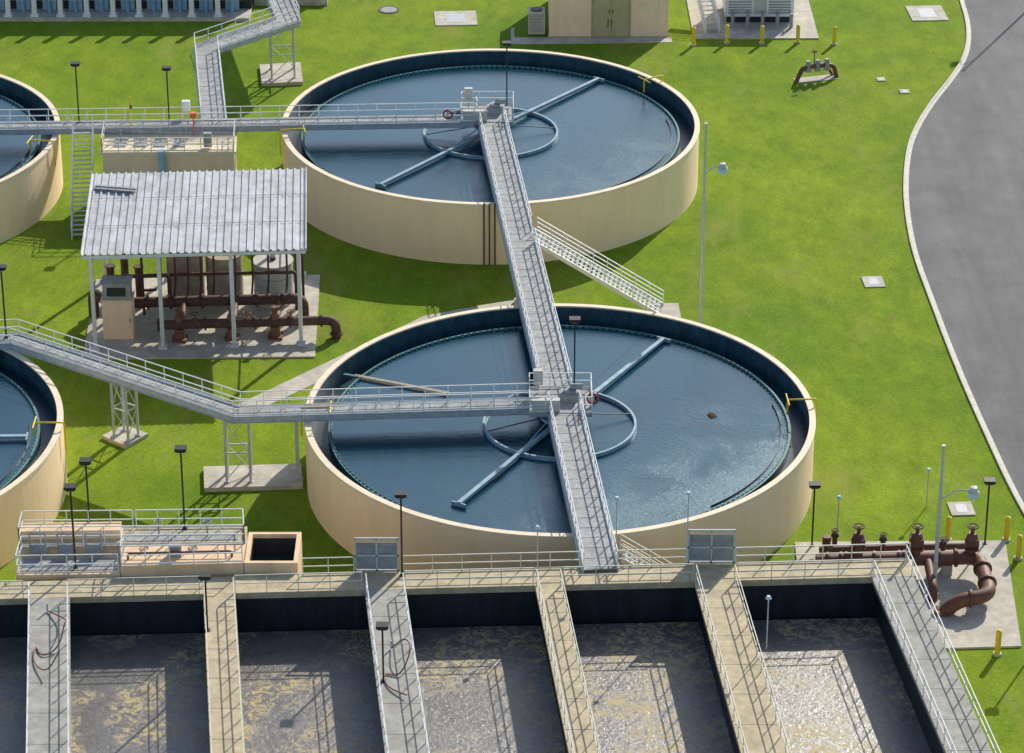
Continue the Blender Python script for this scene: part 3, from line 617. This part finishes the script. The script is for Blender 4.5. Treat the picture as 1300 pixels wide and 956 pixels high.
# ------------------------------------------------------------------ aeration basins
yb=lambda x:-20.1+.05*x
yf=lambda x:-22.0+.05*x
ZD=5.0
divs=[(-38.6,2.2,.12,'deck_grey'),(-29.2,2.3,.13,'deck_grey'),(-19.6,1.8,.11,'deck_concrete'),(-10.25,2.25,.105,'deck_grey'),(-.95,1.5,.095,'deck_concrete'),(8.55,2.35,.085,'deck_concrete'),(18.75,2.4,.11,'deck_grey')]
r=thing('basin_walkway','long concrete walkway along the head of basins','walkway',(-5,-21,0))
m=MB(); m.prism([(-52,yb(-52)),(20.0,yb(20.0)),(20.0,yf(20.0)),(-52,yf(-52))],4.6,ZD); part(r,m,'deck','deck_concrete')
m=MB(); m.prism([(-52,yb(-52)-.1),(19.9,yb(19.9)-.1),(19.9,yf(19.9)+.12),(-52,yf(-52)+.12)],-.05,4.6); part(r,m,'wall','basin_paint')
ed=[-52]+[e for (x,w,k_,mt) in divs for e in (x-w/2,x+w/2)]+[20]
for i in range(0,len(ed)-1,2):
    if ed[i+1]-ed[i]>1.2: m=MB(); railing(m,[(ed[i]+.1,yf(ed[i])+.08,ZD),(ed[i+1]-.1,yf(ed[i+1])+.08,ZD)],sp=1.7,w=.048,toe=False); part(r,m,'railing','rail_cream')
for a,c in ((-52,-32.2),(-14.9,-12.0),(-9.2,.85),(3.0,7.0),(9.8,19.8)): m=MB(); railing(m,[(a,yb(a)-.08,ZD),(c,yb(c)-.08,ZD)],sp=1.7); part(r,m,'railing','rail_cream')
for (x,w,k_,mt) in divs:
    last=(x>18); y0=yf(x)-.003; y1=-62
    X=lambda y:x-(y+22)*k_
    r=thing('basin_walkway','concrete walkway on a basin wall with double railings','walkway',(X(-32),-32,0),'walkways between basins')
    m=MB(); m.prism([(X(y0)-w/2,y0),(X(y0)+w/2,y0),(X(y1)+w/2,y1),(X(y1)-w/2,y1)],4.75,ZD)
    for j in range(1,14):
        yy=y0-j*3; m.box(X(yy)-w/2+.04,X(yy)+w/2-.04,yy-.02,yy+.02,ZD-.01,ZD+.004,1)
    part(r,m,'deck',[mt,'seam'])
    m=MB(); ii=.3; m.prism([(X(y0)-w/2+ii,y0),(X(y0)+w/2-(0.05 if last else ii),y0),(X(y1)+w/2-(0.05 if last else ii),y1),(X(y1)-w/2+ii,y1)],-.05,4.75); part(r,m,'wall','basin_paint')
    if last:
        m=MB(); m.prism([(X(y0)+w/2-.045,y0),(X(y0)+w/2-.01,y0),(X(y1)+w/2-.01,y1),(X(y1)+w/2-.045,y1)],-.05,4.745); part(r,m,'outer_face','tank_paint')
    for sd in (-1,1):
        m=MB(); ys=yf(x)-.1 if not (last and sd==1) else yf(x)+1.7
        railing(m,[(X(ys)+sd*(w/2-.08),ys,ZD),(X(y1)+sd*(w/2-.08),y1,ZD)],sp=1.6,w=.05,toe=False); part(r,m,'railing','rail_cream' if mt=='deck_concrete' else 'rail_mat')
w=MB(); w.add([(-60,-62,2.45),(22.6,-62,2.45),(18.7,-21.3,2.45),(-60,-24.8,2.45)],[(0,1,2,3)]); struct(w,'water','murky')

def gate_frame(x0,x1,y,h,lb,n=2,z=ZD):
    r=thing('sluice_gate_frame',lb,'sluice gate',((x0+x1)/2,y,z),'sluice gate frames'); m=MB()
    for i in range(n+1):
        x=x0+(x1-x0)*i/n; m.beam((x,y,z),(x,y,z+h),.1,.1)
    for q in (.12,h*.5,h): m.beam((x0-.05,y,z+q),(x1+.05,y,z+q),.1,.1)
    part(r,m,'frame','galv'); m=MB(); m.box(x0+.05,x1-.05,y-.01,y+.02,z+.2,z+h-.25)
    for i in range(10): m.box(x0+.1,x1-.1,y-.04,y-.008,z+.3+i*(h-.7)/10,z+.34+i*(h-.7)/10)
    part(r,m,'panel','panel_grey')
gate_frame(-11.9,-9.5,yb(-10.5)+.05,2.2,'grey slatted gate frame at a basin walkway')
gate_frame(7.1,9.7,yb(8.5)+.05,2.2,'grey slatted gate frame near stairs')

# near gate box, in levels
r=thing('gate_platform','beige stepped concrete gate box with railed decks','gate platform',(-25,-18,0))
m=MB(); m.prism([(-31.3,-18.7),(-18.3,-18.3),(-18.5,-16.4),(-31.4,-16.7)],-.05,5.42); part(r,m,'upper_wall','orange_wall')
m=MB(); m.prism([(-31.4,-18.8),(-18.2,-18.38),(-18.4,-16.3),(-31.5,-16.6)],5.42,5.6); part(r,m,'upper_deck','deck_concrete')
m=MB(); m.prism([(-31.2,-21.15),(-25.3,-20.95),(-25.3,-18.55),(-31.2,-18.82)],-.05,5.1); part(r,m,'lower_wall','orange_wall')
m=MB(); m.prism([(-25.25,-20.95),(-18.3,-20.6),(-18.3,-18.40),(-25.25,-18.60)],-.05,5.62); part(r,m,'side_wall','orange_wall')
m=MB(); m.prism([(-31.3,-17.9),(-25.6,-17.75),(-25.65,-16.6),(-31.4,-16.8)],5.6,6.1); part(r,m,'parapet_block','orange_wall')
for pl in ([(-31.3,-18.65,5.6),(-31.35,-16.75,5.6),(-25,-16.6,5.6)],[(-24.8,-16.6,5.6),(-18.6,-16.45,5.6),(-18.4,-18.35,5.6)],[(-31.3,-18.65,5.6),(-25.2,-18.5,5.6),(-18.4,-18.35,5.6)],[(-31.15,-18.9,5.1),(-31.15,-21.05,5.1),(-25.4,-20.88,5.1)],[(-25.2,-20.9,5.62),(-18.35,-20.55,5.62)],[(-25.3,-18.8,5.62),(-25.2,-20.8,5.62)]):
    m=MB(); railing(m,pl,sp=1.3,h=1.25); part(r,m,'railing','rail_mat')
m=MB(); m.prism([(-25.3,-18.1),(-18.8,-17.9),(-18.85,-16.9),(-25.35,-17.1)],5.6,5.64); part(r,m,'grating_walk','grating')
m=MB(); m.prism([(-31.0,-20.7),(-25.5,-20.5),(-25.5,-19.2),(-31.0,-19.3)],5.1,5.14); part(r,m,'grating_walk','grating')
for x in (-30.2,-28.6,-27.0):
    m=MB(); m.beam((x-.45,-18.95,5.1),(x-.45,-18.95,6.6),.08,.08); m.beam((x+.45,-18.95,5.1),(x+.45,-18.95,6.6),.08,.08); m.beam((x-.5,-18.95,6.6),(x+.5,-18.95,6.6),.1,.1); m.box(x-.4,x+.4,-18.98,-18.93,5.15,5.9); part(r,m,'sluice_gate','panel_grey')
for x in (-23.4,-20.6):
    s2=MB(); s2.cyl((x,-17.5,5.64),(x,-17.5,6.8),.05,n=6); wheel(s2,x,-17.5,6.6,.25); part(r,s2,'gate_stem','panel_grey')
m=MB(); m.box(-22.6,-21.9,-19.9,-19.5,5.62,6.3); part(r,m,'cable_cabinet','panel_grey')
m=MB(); m.tube(fillet([(-24.9,-20.2,5.62),(-24.9,-20.2,6.0),(-19.0,-19.9,6.0),(-19.0,-19.9,5.62)],.15,3),.07,8); part(r,m,'pipe','rust')
r=thing('overflow_box','open-topped orange-beige concrete box with dark inside','overflow box',(-16.7,-18.4,0))
m=MB(); x0,x1,y0,y1=-18.25,-15.2,-20.60,-17.0; zt=5.62; tw=.25
m.box(x0,x1,y0,y0+tw,-.05,zt); m.box(x0,x1,y1-tw,y1,-.05,zt); m.box(x0,x0+tw,y0+tw,y1-tw,-.05,zt); m.box(x1-tw,x1,y0+tw,y1-tw,-.05,zt); part(r,m,'wall','orange_wall')
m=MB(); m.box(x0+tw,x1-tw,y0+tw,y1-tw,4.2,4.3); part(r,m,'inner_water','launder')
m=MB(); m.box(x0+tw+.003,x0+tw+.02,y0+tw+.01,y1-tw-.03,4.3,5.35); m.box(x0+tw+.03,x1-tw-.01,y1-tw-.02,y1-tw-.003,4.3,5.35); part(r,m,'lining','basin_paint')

# hoses
def hose(pts,lb):
    r=thing('hose',lb,'hose',pts[0]); P=[V(p) for p in pts]; 
    for _ in range(3):
        o=[P[0]]
        for a,c in zip(P,P[1:]): o+=[a.lerp(c,.25),a.lerp(c,.75)]
        o.append(P[-1]); P=o
    m=MB(); m.tube(P,.04,8); part(r,m,'tube','hose_mat'); m=MB(); m.cyl(P[0],P[0]+V((0,0,.5)),.06,n=8); part(r,m,'nozzle','galv')
hose([(-28.9,-25,5.06),(-27.6,-26.5,5.4),(-27.5,-28,6.1),(-27.7,-29.2,5.2),(-28.6,-30,5.06),(-29.1,-28.5,5.06),(-29.0,-30.5,5.06),(-28.0,-32,5.3),(-27.4,-31,6.1)],'dark red hose looped over a walkway railing')
hose([(-9.6,-29,5.06),(-8.8,-29.5,6.1),(-8.4,-30.5,6.0),(-9.0,-32,5.06),(-10.0,-31.5,5.06),(-9.7,-33,5.06),(-8.6,-34,5.2)],'dark red hose coiled on a basin walkway')

# ------------------------------------------------------------------ camera, light
F=4000.0; P=math.radians(26.37)
cam=bpy.data.cameras.new("camera"); co=bpy.data.objects.new("camera",cam); COL.objects.link(co)
cam.sensor_width=36; cam.lens=36*F/1300; cam.clip_start=1; cam.clip_end=4000
co.location=(-3,-176.6,94.8); co.rotation_euler=(math.pi/2-P,0,0); scene.camera=co
EL=math.radians(31); AZ=math.radians(27)
sd=V((math.sin(AZ)*math.cos(EL),math.cos(AZ)*math.cos(EL),math.sin(EL)))
sl=bpy.data.lights.new('sun','SUN'); sl.energy=5.0; sl.angle=math.radians(.5); sl.color=(1,.93,.80)
so=bpy.data.objects.new('sun',sl); COL.objects.link(so); so.rotation_euler=(-sd).to_track_quat('-Z','Y').to_euler(); so.location=(60,120,100)
w=bpy.data.worlds.new("World"); scene.world=w; w.use_nodes=True; nt=w.node_tree
sky=nt.nodes.new('ShaderNodeTexSky'); sky.sky_type='NISHITA'; sky.sun_disc=False; sky.sun_elevation=EL; sky.sun_rotation=AZ; sky.air_density=1; sky.dust_density=1; sky.ozone_density=1
nt.links.new(sky.outputs[0],nt.nodes['Background'].inputs[0]); nt.nodes['Background'].inputs[1].default_value=.15
scene.view_settings.view_transform='Standard'; scene.view_settings.look='None'; scene.view_settings.exposure=0
